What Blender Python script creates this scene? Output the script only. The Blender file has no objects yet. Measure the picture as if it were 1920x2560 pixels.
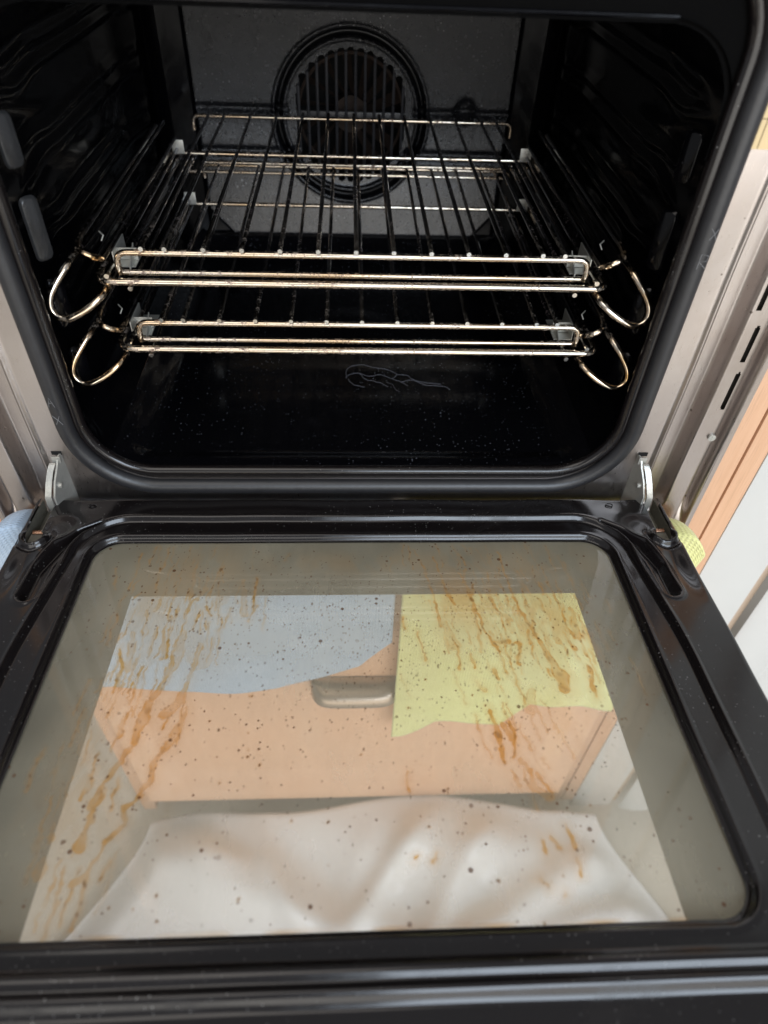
import bpy, math, random
import numpy as np
from mathutils import Vector, Matrix
random.seed(7); rng=np.random.default_rng(11)
C=bpy.context.scene.collection; S=bpy.context.scene
ZC=1.10                     # camera height above the floor; code below uses z measured from the camera
R_=math.radians
# ---------------------------------------------------------------- camera
cam=bpy.data.cameras.new('camera'); co=bpy.data.objects.new('camera',cam); C.objects.link(co)
cam.sensor_fit='HORIZONTAL'; cam.sensor_width=36; cam.lens=36*1690/1920.; cam.clip_start=.01; cam.clip_end=60
RM=[[0.99873541,-0.00177185,0.05024379],[-0.03688009,-0.70501561,0.70823219],[0.03416777,-0.70918957,-0.70418941]]
M=Matrix([[r[0],-r[1],-r[2]] for r in RM]).to_4x4(); M.translation=Vector((-0.0046,-0.412,ZC)); co.matrix_world=M
S.camera=co
cam.dof.use_dof=True; cam.dof.focus_distance=.52; cam.dof.aperture_fstop=6.5
# ---------------------------------------------------------------- world, lamps, exposure
w=bpy.data.worlds.new('World'); S.world=w; w.use_nodes=True
bg=w.node_tree.nodes['Background']; bg.inputs[0].default_value=(.93,.95,1,1); bg.inputs[1].default_value=.38
S.view_settings.view_transform='Standard'; S.view_settings.look='None'; S.view_settings.exposure=0; S.view_settings.gamma=1
def area(name,loc,target,sx,sy,power,col):
    l=bpy.data.lights.new(name,'AREA'); l.shape='RECTANGLE'; l.size=sx; l.size_y=sy; l.energy=power; l.color=col
    o=bpy.data.objects.new(name,l); C.objects.link(o); o.location=(loc[0],loc[1],loc[2]+ZC)
    o.rotation_euler=(Vector(target)-Vector(loc)).to_track_quat('-Z','Y').to_euler(); return o
area('window_light',(.8,-2.2,.85),(0,.1,-.35),1.6,1.0,50,(.76,.87,1))
area('room_fill_light',(.3,-2.7,-.35),(0,.1,-.5),3.6,1.4,42,(1,.96,.89))  # added fill standing in for light bounced from the room, no window there
area('ceiling_light',(-.5,-.9,1.3),(0,-.2,-.6),1.2,1.2,9,(1,.93,.85))
# ---------------------------------------------------------------- materials
def newmat(n):
    m=bpy.data.materials.new(n); m.use_nodes=True; nt=m.node_tree; return m,nt,nt.nodes['Principled BSDF']
def nd(nt,t,**k):
    n=nt.nodes.new(t)
    for a,b in k.items():
        if hasattr(n,a): setattr(n,a,b)
        else: n.inputs[a].default_value=b
    return n
def coord(nt,scale=(1,1,1),kind='Object'):
    tc=nd(nt,'ShaderNodeTexCoord'); mp=nd(nt,'ShaderNodeMapping'); mp.inputs['Scale'].default_value=scale
    nt.links.new(tc.outputs[kind],mp.inputs[0]); return mp.outputs[0]
def noise(nt,v,scale,detail=3,rough=.6,dist=0):
    n=nd(nt,'ShaderNodeTexNoise'); n.inputs['Scale'].default_value=scale; n.inputs['Detail'].default_value=detail
    n.inputs['Roughness'].default_value=rough; n.inputs['Distortion'].default_value=dist
    nt.links.new(v,n.inputs['Vector']); return n.outputs['Fac']
def ramp(nt,f,stops):
    r=nd(nt,'ShaderNodeValToRGB'); e=r.color_ramp.elements
    while len(e)<len(stops): e.new(.5)
    for i,(p,c) in enumerate(stops):
        e[i].position=p; e[i].color=(c,c,c,1) if isinstance(c,(int,float)) else (*c,1)
    nt.links.new(f,r.inputs[0]); return r.outputs[0]
def mix(nt,f,a,b):
    m=nd(nt,'ShaderNodeMix',data_type='RGBA')
    if isinstance(f,(int,float)): m.inputs[0].default_value=f
    else: nt.links.new(f,m.inputs[0])
    for i,x in ((6,a),(7,b)):
        if isinstance(x,tuple): m.inputs[i].default_value=(*x,1)
        else: nt.links.new(x,m.inputs[i])
    return m.outputs[2]
def math_(nt,op,a,b=0.,c=None):
    m=nd(nt,'ShaderNodeMath',operation=op)
    for i,x in enumerate((a,b) if c is None else (a,b,c)):
        if isinstance(x,(int,float)): m.inputs[i].default_value=x
        else: nt.links.new(x,m.inputs[i])
    return m.outputs[0]
def bump(nt,h,strength,dist,b):
    n=nd(nt,'ShaderNodeBump'); n.inputs['Strength'].default_value=strength; n.inputs['Distance'].default_value=dist
    nt.links.new(h,n.inputs['Height']); nt.links.new(n.outputs[0],b.inputs['Normal'])
def specks(nt,v,scale,size,keep):
    """sparse round specks: 1 inside a speck"""
    n=nd(nt,'ShaderNodeTexVoronoi'); n.inputs['Scale'].default_value=scale; nt.links.new(v,n.inputs['Vector'])
    sep=nd(nt,'ShaderNodeSeparateColor'); nt.links.new(n.outputs['Color'],sep.inputs[0])
    r=math_(nt,'MULTIPLY',sep.outputs[1],size)
    a=math_(nt,'LESS_THAN',n.outputs['Distance'],r); b=math_(nt,'GREATER_THAN',sep.outputs[0],1-keep)
    return math_(nt,'MULTIPLY',a,b)
def simple(n,col,rough=.5,metal=0.,var=.0,vs=40,bmp=0,bs=300,**k):
    m,nt,b=newmat(n); v=coord(nt)
    if var:
        f=noise(nt,v,vs,4); nt.links.new(mix(nt,f,tuple(c*(1-var) for c in col),tuple(min(1,c*(1+var)) for c in col)),b.inputs['Base Color'])
    else: b.inputs['Base Color'].default_value=(*col,1)
    b.inputs['Roughness'].default_value=rough; b.inputs['Metallic'].default_value=metal
    if bmp: bump(nt,noise(nt,v,bs,3),bmp,.001,b)
    for a,x in k.items(): b.inputs[a].default_value=x
    return m
def enamel(name,col=(.008,.008,.009),rough=.10,wob=.25,dust=.12,dustcol=(.16,.16,.17),wobs=22,spk=260,spec=.5,ior=1.5):
    m,nt,b=newmat(name); v=coord(nt)
    sm=noise(nt,v,9,5,.7,1.2)
    nt.links.new(ramp(nt,sm,[(.40,rough),(.55,rough*1.5),(.72,rough*3.2)]),b.inputs['Roughness'])
    s=specks(nt,v,spk,.16,dust); s2=specks(nt,v,spk*2.2,.26,dust*.7)
    f=math_(nt,'MAXIMUM',s,s2)
    cl=ramp(nt,noise(nt,v,14,3),[(.40,0),(.62,1)]); f=math_(nt,'MULTIPLY',f,cl)
    nt.links.new(mix(nt,f,col,dustcol),b.inputs['Base Color'])
    bump(nt,noise(nt,v,wobs,2),wob,.004,b); b.inputs['Specular IOR Level'].default_value=spec; b.inputs['IOR'].default_value=ior; return m
M_ENDOOR=enamel('door_enamel',(.0075,.006,.0062),.12,.03,.34,(.15,.145,.14))
M_ENCAV=enamel('cavity_enamel',(.002,.002,.0028),.10,.06,.04,(.07,.07,.08),spec=.5,ior=1.33)
M_ENWALL=enamel('side_wall_enamel',(.0015,.0015,.002),.08,.06,.03,(.05,.05,.06),24,spec=.5,ior=1.17)
def m_floor():
    m,nt,b=newmat('cavity_floor_enamel'); v=coord(nt)
    s=math_(nt,'MAXIMUM',specks(nt,v,560,.30,.16),specks(nt,v,260,.16,.06))
    cl=ramp(nt,noise(nt,v,11,4),[(.42,0),(.6,1)]); f=math_(nt,'MULTIPLY',s,cl)
    smear=ramp(nt,noise(nt,coord(nt,(1,2.4,1)),10,6,.65,1.5),[(.58,0),(.80,.10)])
    c=mix(nt,smear,(.0022,.0022,.003),(.05,.05,.055)); nt.links.new(mix(nt,f,c,(.17,.18,.21)),b.inputs['Base Color'])
    b.inputs['Roughness'].default_value=.12; b.inputs['Specular IOR Level'].default_value=.35; return m
M_FLOOR=m_floor()
def m_liner():
    m,nt,b=newmat('rough_back_liner'); v=coord(nt)
    g=noise(nt,v,330,4,.75); big=noise(nt,coord(nt,(1,1,.45)),26,5,.7)
    sp=specks(nt,v,420,.5,.40)
    c=mix(nt,ramp(nt,big,[(.35,0),(.68,1)]),(.003,.003,.004),(.012,.0125,.016)); c=mix(nt,math_(nt,'MULTIPLY',sp,.45),c,(.09,.09,.095))
    c=mix(nt,math_(nt,'MULTIPLY',specks(nt,v,300,.30,.35),ramp(nt,noise(nt,v,12,3),[(.42,.1),(.6,1)])),c,(.22,.22,.225)); nt.links.new(c,b.inputs['Base Color'])  # pale specks paint the liner's sparkle into its colour
    sx_=nd(nt,'ShaderNodeSeparateXYZ'); nt.links.new(nd(nt,'ShaderNodeNewGeometry').outputs['Position'],sx_.inputs[0])
    low=math_(nt,'MULTIPLY',math_(nt,'SUBTRACT',.91,sx_.outputs[2]),14.); low=math_(nt,'MINIMUM',math_(nt,'MAXIMUM',low,0),1)
    # lower down a smooth film of fat makes the liner glossy
    nt.links.new(math_(nt,'SUBTRACT',ramp(nt,big,[(.3,.30),(.7,.15)]),math_(nt,'MULTIPLY',low,.05)),b.inputs['Roughness'])
    b.inputs['IOR'].default_value=1.72
    drip=noise(nt,coord(nt,(1,1,.25)),70,4,.7)
    nt.links.new(math_(nt,'MULTIPLY',low,math_(nt,'MULTIPLY',ramp(nt,drip,[(.42,0),(.62,1)]),.10)),b.inputs['Metallic'])
    h=math_(nt,'ADD',math_(nt,'MULTIPLY',g,math_(nt,'SUBTRACT',1.0,math_(nt,'MULTIPLY',low,.75))),math_(nt,'MULTIPLY',sp,.7))
    bump(nt,h,1.,.0016,b); return m
M_LINER=m_liner()
def m_steel():
    m,nt,b=newmat('brushed_stainless_steel'); v=coord(nt,(9,9,1)); v2=coord(nt)
    s=noise(nt,v,120,4,.7); big=noise(nt,v2,7,5,.6,.5)
    c=mix(nt,ramp(nt,big,[(.35,0),(.7,1)]),(.44,.385,.355),(.54,.50,.48))
    sp=specks(nt,v2,240,.3,.04); c=mix(nt,math_(nt,'MULTIPLY',sp,.7),c,(.10,.08,.06)); nt.links.new(c,b.inputs['Base Color'])
    b.inputs['Metallic'].default_value=1
    nt.links.new(ramp(nt,s,[(.3,.26),(.7,.40)]),b.inputs['Roughness']); bump(nt,s,.08,.0004,b); return m
M_STEEL=m_steel()
def m_chrome(name='heat_tinted_chrome',heat=.42,rust=.5,dk=None,y0=None,wy_=.012):
    m,nt,b=newmat(name); v=coord(nt); v2=coord(nt,(1,3,3))
    h=ramp(nt,noise(nt,v2,16,4,.6),[(.40,0),(.70,1)])
    c=mix(nt,math_(nt,'MULTIPLY',h,heat*1.6),(.68,.62,.54),(.58,.37,.17))
    r=ramp(nt,noise(nt,v,260,5,.75),[(.53,0),(.60,1)]); r=math_(nt,'MULTIPLY',r,ramp(nt,noise(nt,v,25,3),[(.42,0),(.6,1)]))
    r=math_(nt,'MULTIPLY',r,rust*1.6)
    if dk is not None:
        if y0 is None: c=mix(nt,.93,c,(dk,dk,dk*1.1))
        else:   # dark cavity reflection painted into the colour, only the front end stays bright
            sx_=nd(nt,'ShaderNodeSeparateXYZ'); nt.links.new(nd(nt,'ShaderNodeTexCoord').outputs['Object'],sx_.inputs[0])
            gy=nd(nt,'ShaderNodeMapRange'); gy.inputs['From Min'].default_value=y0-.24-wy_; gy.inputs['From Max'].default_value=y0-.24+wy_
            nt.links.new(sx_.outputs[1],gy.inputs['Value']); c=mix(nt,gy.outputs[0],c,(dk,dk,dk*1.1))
    nt.links.new(mix(nt,r,c,(.10,.035,.015)),b.inputs['Base Color'])
    nt.links.new(math_(nt,'SUBTRACT',1,r),b.inputs['Metallic'])
    nt.links.new(math_(nt,'ADD',math_(nt,'MULTIPLY',r,.4),.13),b.inputs['Roughness']); return m
M_CHROME=m_chrome(); M_RODS=m_chrome('painted_dark_reflection_rod',.1,.3,.14,.268,.035); M_LOOP=m_chrome('runner_chrome',.65,.2,.10,.050)
M_TIP=simple('cut_wire_end',(.8,.76,.72),.25,1,.3,900)
M_ZINC=simple('zinc_plated_hinge_steel',(.46,.455,.42),.38,.65,.3,70,.3,300)
M_DIRT=simple('sooty_mesh_behind_slot',(.045,.040,.034),.8,0,.95,700,.8,700)
M_SLOTGREY=simple('greasy_grey_steel',(.16,.15,.12),.6,.3,.4,120,.4,400)
M_COPPER=simple('copper_coloured_spring',(.50,.30,.20),.35,1,.2,200)
M_GASKET=simple('grey_silicone_gasket',(.018,.018,.020),.40,0,.35,60,.15,200,**{'Specular IOR Level':.6})
M_GMARK=simple('scratched_mark',(.15,.15,.155),.6)
M_PAD=simple('painted_reflection_enamel',(.030,.030,.031),.22,0,.25,90,.2,500)  # lighter grey paints in a bright reflection on the upper left pads
M_LIP=simple('matt_black_enamel',(.0015,.0014,.0014),.75,0,.3,60,.3,300,**{'IOR':1.12})
M_BLACK=simple('dark_void',(.002,.002,.002),.9)
M_RUSTY=simple('rusty_fan_metal',(.035,.022,.016),.75,.2,.8,90,.6,300)
M_GRILLE=enamel('grille_enamel',(.030,.030,.034),.26,.1,.1)
def m_film():
    """inner glass: clear pane with a baked-on grease film"""
    m,nt,b=newmat('stained_inner_glass'); nt.nodes.remove(b); out=nt.nodes['Material Output']; v=coord(nt)
    at=nd(nt,'ShaderNodeAttribute',attribute_name='stain'); sep=nd(nt,'ShaderNodeSeparateColor'); nt.links.new(at.outputs['Color'],sep.inputs[0])
    stn=sep.outputs[0]; drk=sep.outputs[1]; haze_a=sep.outputs[2]
    vs=coord(nt,(1,.22,1))
    streak=noise(nt,vs,60,5,.7,.4); n1=noise(nt,v,28,6,.7,.6); fine=noise(nt,v,420,3,.7)
    gr=math_(nt,'MULTIPLY',ramp(nt,streak,[(.42,0),(.72,1)]),ramp(nt,n1,[(.35,0),(.7,1)]))
    hz=math_(nt,'ADD',math_(nt,'MULTIPLY',gr,.10),math_(nt,'MULTIPLY',haze_a,.55))
    hz=math_(nt,'ADD',hz,.23)
    orange=math_(nt,'MULTIPLY',stn,math_(nt,'ADD',math_(nt,'MULTIPLY',fine,.5),.75))
    dots=math_(nt,'MAXIMUM',specks(nt,v,210,.30,.14),specks(nt,v,420,.34,.10))
    dots=math_(nt,'MULTIPLY',dots,ramp(nt,noise(nt,v,18,3),[(.42,0),(.55,1)]))
    dots2=specks(nt,v,260,.12,.06)
    dark=math_(nt,'MINIMUM',math_(nt,'MAXIMUM',math_(nt,'MAXIMUM',math_(nt,'MULTIPLY',dots,.8),dots2),drk),1)
    dh=nd(nt,'ShaderNodeBsdfDiffuse'); dh.inputs[0].default_value=(.68,.62,.46,1)
    trl=nd(nt,'ShaderNodeBsdfTranslucent'); trl.inputs[0].default_value=(.66,.62,.52,1)
    do=nd(nt,'ShaderNodeBsdfTransparent'); 
    tint=mix(nt,math_(nt,'MINIMUM',orange,1),(.945,.935,.915),(.80,.43,.05)); nt.links.new(tint,do.inputs[0])
    dor=nd(nt,'ShaderNodeBsdfDiffuse'); dor.inputs[0].default_value=(.50,.235,.03,1)
    dd=nd(nt,'ShaderNodeBsdfDiffuse'); dd.inputs[0].default_value=(.10,.035,.012,1)
    gl=nd(nt,'ShaderNodeBsdfGlossy'); gl.inputs['Roughness'].default_value=.03
    def ms(f,a,bb):
        x=nd(nt,'ShaderNodeMixShader')
        if isinstance(f,(int,float)): x.inputs[0].default_value=f
        else: nt.links.new(f,x.inputs[0])
        nt.links.new(a.outputs[0],x.inputs[1]); nt.links.new(bb.outputs[0],x.inputs[2]); return x
    hs=ms(.35,dh,trl)
    a=ms(math_(nt,'MINIMUM',hz,.8),do,hs)
    a=ms(math_(nt,'MINIMUM',math_(nt,'MULTIPLY',orange,.38),.65),a,dor)
    a=ms(dark,a,dd)
    fr=nd(nt,'ShaderNodeFresnel'); ge=nd(nt,'ShaderNodeNewGeometry'); nt.links.new(math_(nt,'SUBTRACT',1.5,math_(nt,'MULTIPLY',ge.outputs['Backfacing'],1.5-1/1.5)),fr.inputs[0])
    a=ms(math_(nt,'MULTIPLY',fr.outputs[0],.75),a,gl)
    nt.links.new(a.outputs[0],out.inputs[0]); return m
def m_clear():
    m,nt,b=newmat('clear_outer_glass'); nt.nodes.remove(b); out=nt.nodes['Material Output']
    t=nd(nt,'ShaderNodeBsdfTransparent'); t.inputs[0].default_value=(.96,.955,.945,1)
    g=nd(nt,'ShaderNodeBsdfGlossy'); g.inputs['Roughness'].default_value=.03
    fr=nd(nt,'ShaderNodeFresnel'); ge=nd(nt,'ShaderNodeNewGeometry'); nt.links.new(math_(nt,'SUBTRACT',1.5,math_(nt,'MULTIPLY',ge.outputs['Backfacing'],1.5-1/1.5)),fr.inputs[0])
    x=nd(nt,'ShaderNodeMixShader'); nt.links.new(fr.outputs[0],x.inputs[0]); nt.links.new(t.outputs[0],x.inputs[1]); nt.links.new(g.outputs[0],x.inputs[2])
    nt.links.new(x.outputs[0],out.inputs[0]); return m
M_FILM=m_film(); M_CLEAR=m_clear()
M_FRIT=simple('grey_green_printed_border',(.15,.14,.11),.5,0,.35,9)
def m_wood(name,c1,c2,sc=(14,14,1)):
    m,nt,b=newmat(name); v=coord(nt,sc); f=noise(nt,v,9,6,.65,.8); g=noise(nt,coord(nt,(60,60,2)),14,4,.7)
    c=mix(nt,ramp(nt,f,[(.3,0),(.7,1)]),c1,c2); c=mix(nt,math_(nt,'MULTIPLY',ramp(nt,g,[(.55,0),(.7,1)]),.35),c,tuple(x*.6 for x in c1))
    nt.links.new(c,b.inputs['Base Color']); b.inputs['Roughness'].default_value=.45; return m
M_WOOD=m_wood('pale_beech_laminate',(.62,.36,.215),(.70,.43,.27))
M_WOODF=m_wood('beech_door_laminate',(.72,.43,.26),(.78,.49,.31),(6,6,1))
M_PLINTHSHADE=simple('shaded_plinth',(.20,.16,.14),.6)  # shade of the plinth recess put into the dark colour
M_WHITE=simple('white_panel',(.57,.565,.54),.45,0,.03,20)
M_BEIGE=simple('beige_edge_strip',(.50,.38,.28),.6)
M_LABEL=simple('cream_paper_label',(.66,.50,.27),.55,0,.08,60)
M_INK=simple('brown_ink',(.12,.07,.03),.7)
M_LINO=simple('cream_floor_lino',(.60,.54,.45),.4,0,.10,6)
def m_sheet():
    m,nt,b=newmat('white_dust_sheet'); v=coord(nt); b.inputs['Base Color'].default_value=(.78,.76,.75,1); b.inputs['Roughness'].default_value=.38
    bump(nt,noise(nt,v,4,3,.45,.4),.35,.03,b); return m
M_SHEET=m_sheet()
def m_cloth(name,c1,c2):
    m,nt,b=newmat(name); 
    w1=nd(nt,'ShaderNodeTexWave',wave_type='BANDS',bands_direction='X'); w2=nd(nt,'ShaderNodeTexWave',wave_type='BANDS',bands_direction='Z')
    v=coord(nt,kind='UV')
    for q in (w1,w2): q.inputs['Scale'].default_value=1; nt.links.new(v,q.inputs['Vector']); q.inputs['Distortion'].default_value=1.2; q.inputs['Detail'].default_value=2
    w1.inputs['Scale'].default_value=110; w2.bands_direction='Y'; w2.inputs['Scale'].default_value=110
    h=math_(nt,'MULTIPLY',w1.outputs['Fac'],w2.outputs['Fac']); v2=coord(nt)
    n=noise(nt,v2,40,4); c=mix(nt,math_(nt,'ADD',math_(nt,'MULTIPLY',h,.25),math_(nt,'MULTIPLY',n,.75)),c1,c2)
    nt.links.new(c,b.inputs['Base Color']); b.inputs['Roughness'].default_value=.95; b.inputs['Sheen Weight'].default_value=.3
    bump(nt,math_(nt,'ADD',h,math_(nt,'MULTIPLY',noise(nt,v2,900,2),.4)),.5,.0014,b); return m
M_BLUE=m_cloth('blue_microfibre',(.36,.47,.60),(.58,.69,.82)); M_GREEN=m_cloth('yellow_green_microfibre',(.70,.70,.26),(.90,.88,.43))
M_HANDLE=simple('brushed_nickel_handle',(.36,.29,.23),.30,.85)
M_LIME=simple('limescale',(.13,.13,.155),.7)
# ---------------------------------------------------------------- object helpers
def tag(o,label=None,cat=None,group=None,kind=None):
    for k,v in (('label',label),('category',cat),('group',group),('kind',kind)):
        if v: o[k]=v
    return o
def wl(o):
    v=Vector((0,0,0))
    while o is not None: v+=o.location; o=o.parent
    return v
def thing(name,label,cat,loc,group=None):
    o=bpy.data.objects.new(name,None); C.objects.link(o); o.location=(loc[0],loc[1],loc[2]+ZC); o.empty_display_size=.05
    return tag(o,label,cat,group)
def mesh(name,vs,fs,mat,parent=None,smooth=True,label=None,auto=None,matidx=None):
    me=bpy.data.meshes.new(name); off=wl(parent) if parent else Vector((0,0,0))
    A=np.asarray(vs,float)+np.array([-off.x,-off.y,ZC-off.z])
    me.from_pydata(A.tolist(),[],[list(map(int,f)) for f in fs])
    for m in (mat if isinstance(mat,list) else [mat]): me.materials.append(m)
    if matidx is not None: me.polygons.foreach_set('material_index',matidx)
    me.update()
    if smooth: me.shade_smooth()
    if auto:
        me.set_sharp_from_angle(angle=R_(auto))
    o=bpy.data.objects.new(name,me); C.objects.link(o); o.parent=parent
    if label: o['label']=label
    return o
class B:
    def __init__(s): s.v=[]; s.f=[]
    def add(s,v,f):
        n=len(s.v); s.v+= [tuple(p) for p in v]; s.f+=[[i+n for i in q] for q in f]; return s
    def box(s,x0,x1,y0,y1,z0,z1,bv=0):
        if bv<=0:
            return s.add([(x,y,z) for x in (x0,x1) for y in (y0,y1) for z in (z0,z1)],[(0,1,3,2),(4,6,7,5),(0,4,5,1),(2,3,7,6),(0,2,6,4),(1,5,7,3)])
        import bmesh
        bm=bmesh.new(); bmesh.ops.create_cube(bm,size=1)
        for v in bm.verts: v.co=Vector(((x0+x1)/2+v.co.x*(x1-x0),(y0+y1)/2+v.co.y*(y1-y0),(z0+z1)/2+v.co.z*(z1-z0)))
        bmesh.ops.bevel(bm,geom=bm.edges[:],offset=bv,segments=2,affect='EDGES',profile=.6)
        bm.verts.index_update(); s.add([v.co[:] for v in bm.verts],[[v.index for v in f.verts] for f in bm.faces]); bm.free(); return s
    def tube(s,pts,r,n=10,closed=False,smooth=0,caps=True):
        P=[Vector(p) for p in pts]
        if smooth: P=catmull(P,smooth,closed)
        m=len(P); rr=r if isinstance(r,(list,tuple)) else [r]*m
        T=[]
        for i in range(m):
            a=P[(i-1)%m] if (closed or i>0) else P[i]; b=P[(i+1)%m] if (closed or i<m-1) else P[i]
            T.append((b-a).normalized())
        up=Vector((0,0,1)) if abs(T[0].z)<.9 else Vector((0,1,0)); N=(up-T[0]*up.dot(T[0])).normalized()
        base=len(s.v)
        for i in range(m):
            N=(N-T[i]*N.dot(T[i])).normalized(); Bn=T[i].cross(N)
            for k in range(n):
                a=2*math.pi*k/n; s.v.append(tuple(P[i]+(N*math.cos(a)+Bn*math.sin(a))*rr[i]))
        for i in range(m if closed else m-1):
            j=(i+1)%m
            for k in range(n):
                k2=(k+1)%n; s.f.append([base+i*n+k,base+i*n+k2,base+j*n+k2,base+j*n+k])
        if caps and not closed:
            s.f.append([base+k for k in range(n)][::-1]); s.f.append([base+(m-1)*n+k for k in range(n)])
        return s
    def prism(s,poly,x0,x1,plane='yz'):
        """extrude a polygon (given in the named plane) along the third axis"""
        n=len(poly)
        def P(a,b,c): return {'yz':(c,a,b),'xz':(a,c,b),'xy':(a,b,c)}[plane]
        s.add([P(a,b,x0) for a,b in poly]+[P(a,b,x1) for a,b in poly],
              [list(range(n))[::-1],list(range(n,2*n))]+[[i,(i+1)%n,n+(i+1)%n,n+i] for i in range(n)]); return s
    def obj(s,name,mat,parent=None,smooth=True,label=None,auto=35):
        return mesh(name,s.v,s.f,mat,parent,smooth,label,auto)
def catmull(P,k,closed=False):
    out=[]; m=len(P)
    for i in range(m if closed else m-1):
        p0=P[(i-1)%m] if (closed or i>0) else P[0]; p1=P[i]; p2=P[(i+1)%m]; p3=P[(i+2)%m] if (closed or i<m-2) else P[-1]
        for j in range(k):
            t=j/k; out.append(.5*((2*p1)+(p2-p0)*t+(2*p0-5*p1+4*p2-p3)*t*t+(-p0+3*p1-3*p2+p3)*t**3))
    if not closed: out.append(P[-1])
    return out
def rounded(P,r,k=5):
    """polyline with filleted corners"""
    P=[Vector(p) for p in P]; out=[P[0]]
    for i in range(1,len(P)-1):
        a=(P[i-1]-P[i]); b=(P[i+1]-P[i]); d=min(r,a.length*.49,b.length*.49); A=P[i]+a.normalized()*d; Bq=P[i]+b.normalized()*d
        for j in range(k+1):
            t=j/k; out.append(A*(1-t)**2+P[i]*2*t*(1-t)+Bq*t*t)
    return out+[P[-1]]
def sstep(a,b,x): t=np.clip((x-a)/(b-a),0,1); return t*t*(3-2*t)
def grid(name,U,V,fn,mat,parent,mask=None,label=None,flip=False,matfn=None,kindname=None,auto=None):
    """surface over a U x V lattice; fn(u,v)->(x,y,z); mask(u,v) True where a face is cut away"""
    uu,vv=np.meshgrid(U,V,indexing='ij'); X,Y,Z=fn(uu,vv); nu,nv=uu.shape
    vs=np.stack([X.ravel(),Y.ravel(),Z.ravel()],1)
    idx=np.arange(nu*nv).reshape(nu,nv); f=np.stack([idx[:-1,:-1],idx[1:,:-1],idx[1:,1:],idx[:-1,1:]],-1).reshape(-1,4)
    uc=(uu[:-1,:-1]+uu[1:,1:])/2; vc=(vv[:-1,:-1]+vv[1:,1:])/2
    mi=matfn(uc,vc).ravel().astype(np.int32) if matfn is not None else None
    if mask is not None:
        keep=~mask(uc,vc).ravel(); f=f[keep]
        if mi is not None: mi=mi[keep]
        used=np.unique(f); mp=-np.ones(len(vs),int); mp[used]=np.arange(len(used)); vs=vs[used]; f=mp[f]
    if flip: f=f[:,::-1]
    return mesh(name,vs,f,mat,parent,True,label,auto,mi)
def rrect(hw,zt,zb,r,k=14,cx=0):
    """rounded rectangle, counter-clockwise seen from the front, as (x,z,nx,nz)"""
    out=[]
    for (x,z,a0) in ((cx+hw-r,zb+r,-90),(cx+hw-r,zt-r,0),(cx-hw+r,zt-r,90),(cx-hw+r,zb+r,180)):
        for j in range(k+1):
            a=R_(a0+90*j/k); out.append((x+r*math.cos(a),z+r*math.sin(a),math.cos(a),math.sin(a)))
    return out
def sd_rr(x,z,hw,zt,zb,r,cx=0):
    cz=(zt+zb)/2; qx=np.abs(x-cx)-hw+r; qz=np.abs(z-cz)-(zt-zb)/2+r
    return np.minimum(np.maximum(qx,qz),0)+np.hypot(np.maximum(qx,0),np.maximum(qz,0))-r
def seg(px,py,P,W=None):
    """distance to a polyline and interpolated width there"""
    best=np.full(px.shape,9.); ww=np.zeros(px.shape)
    for i in range(len(P)-1):
        ax,ay=P[i]; bx,by=P[i+1]; dx,dy=bx-ax,by-ay; L=dx*dx+dy*dy+1e-12
        t=np.clip(((px-ax)*dx+(py-ay)*dy)/L,0,1); d=np.hypot(px-ax-t*dx,py-ay-t*dy)
        if W is not None:
            wv=W[i]+(W[i+1]-W[i])*t; k=(d-wv)<(best-ww); ww=np.where(k,wv,ww); best=np.where(k,d,best)
        else: best=np.minimum(best,d)
    return (best,ww) if W is not None else best
def wob(x,y,s,seed=0):
    return (np.sin(x*s+seed*1.7+2*np.sin(y*s*.7+seed))+np.sin(y*s*1.3+seed*2.3+1.5*np.sin(x*s*.9-seed)))*.5
# ================================================================ THE ROOM
floor=B().box(-3,3,-3.2,.9,-1.13,-1.10).obj('floor',M_LINO); floor['kind']='structure'
# ================================================================ HOUSING CABINET
cab=thing('oven_housing_cabinet','pale beech kitchen cabinet that houses the oven, with a plain door below it','cabinet',(0,.28,-1.1))
B().box(.2985,.3185,.004,.56,-1.04,.35,.0008).obj('side_panel',M_WOOD,cab,label='right hand side panel, edge showing beside the steel frame')
B().box(-.3125,-.2935,.004,.56,-1.04,.35,.0008).obj('side_panel',M_WOOD,cab,label='left hand side panel')
B().box(-.2935,.2985,.010,.55,-.455,-.437).obj('shelf',M_WOOD,cab)
B().box(-.2935,.2985,.05,.06,-1.10,-.985).obj('plinth',M_PLINTHSHADE,cab)
cd=B().box(-.281,.292,-.020,-.001,-.955,-.437,.0012).obj('cupboard_door',M_WOODF,cab,label='plain beech door below the oven')
def cup(u,v):
    a=v*math.pi/2; e=np.sqrt(np.clip(1-(np.abs(u-.001)/.0475)**6,0,1))
    return u,-.0205-.026*np.sin(a)*e,-.640-.016*(1-np.cos(a))
hd=grid('handle',np.linspace(-.0465,.0485,50),np.linspace(0,1.02,14),cup,M_HANDLE,cd)
hd.modifiers.new('thickness','SOLIDIFY').thickness=.0018
# neighbour on the right
nb=thing('white_cupboard','white fronted cupboard with fluted lower front, to the right of the beech cabinet','cupboard',(.55,.28,-1.1))
B().box(.3200,.3375,.003,.56,-1.04,.35,.0008).obj('side_panel',M_WOOD,nb,label='beech side panel of the white cupboard')
B().box(.3378,.4000,.0022,.50,-1.06,.35,.0006).obj('front_panel',M_WHITE,nb)
B().box(.4000,.4140,.010,.50,-1.06,.35).obj('edge_strip',M_BEIGE,nb)
def flute(u,v):
    a=(u-.414)/.062*2*math.pi
    return u,-.001-.007*np.abs(np.sin(a/2))**.7,v
grid('fluted_panel',np.linspace(.414,.90,260),np.linspace(-1.06,.35,3),flute,M_WHITE,nb)
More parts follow.
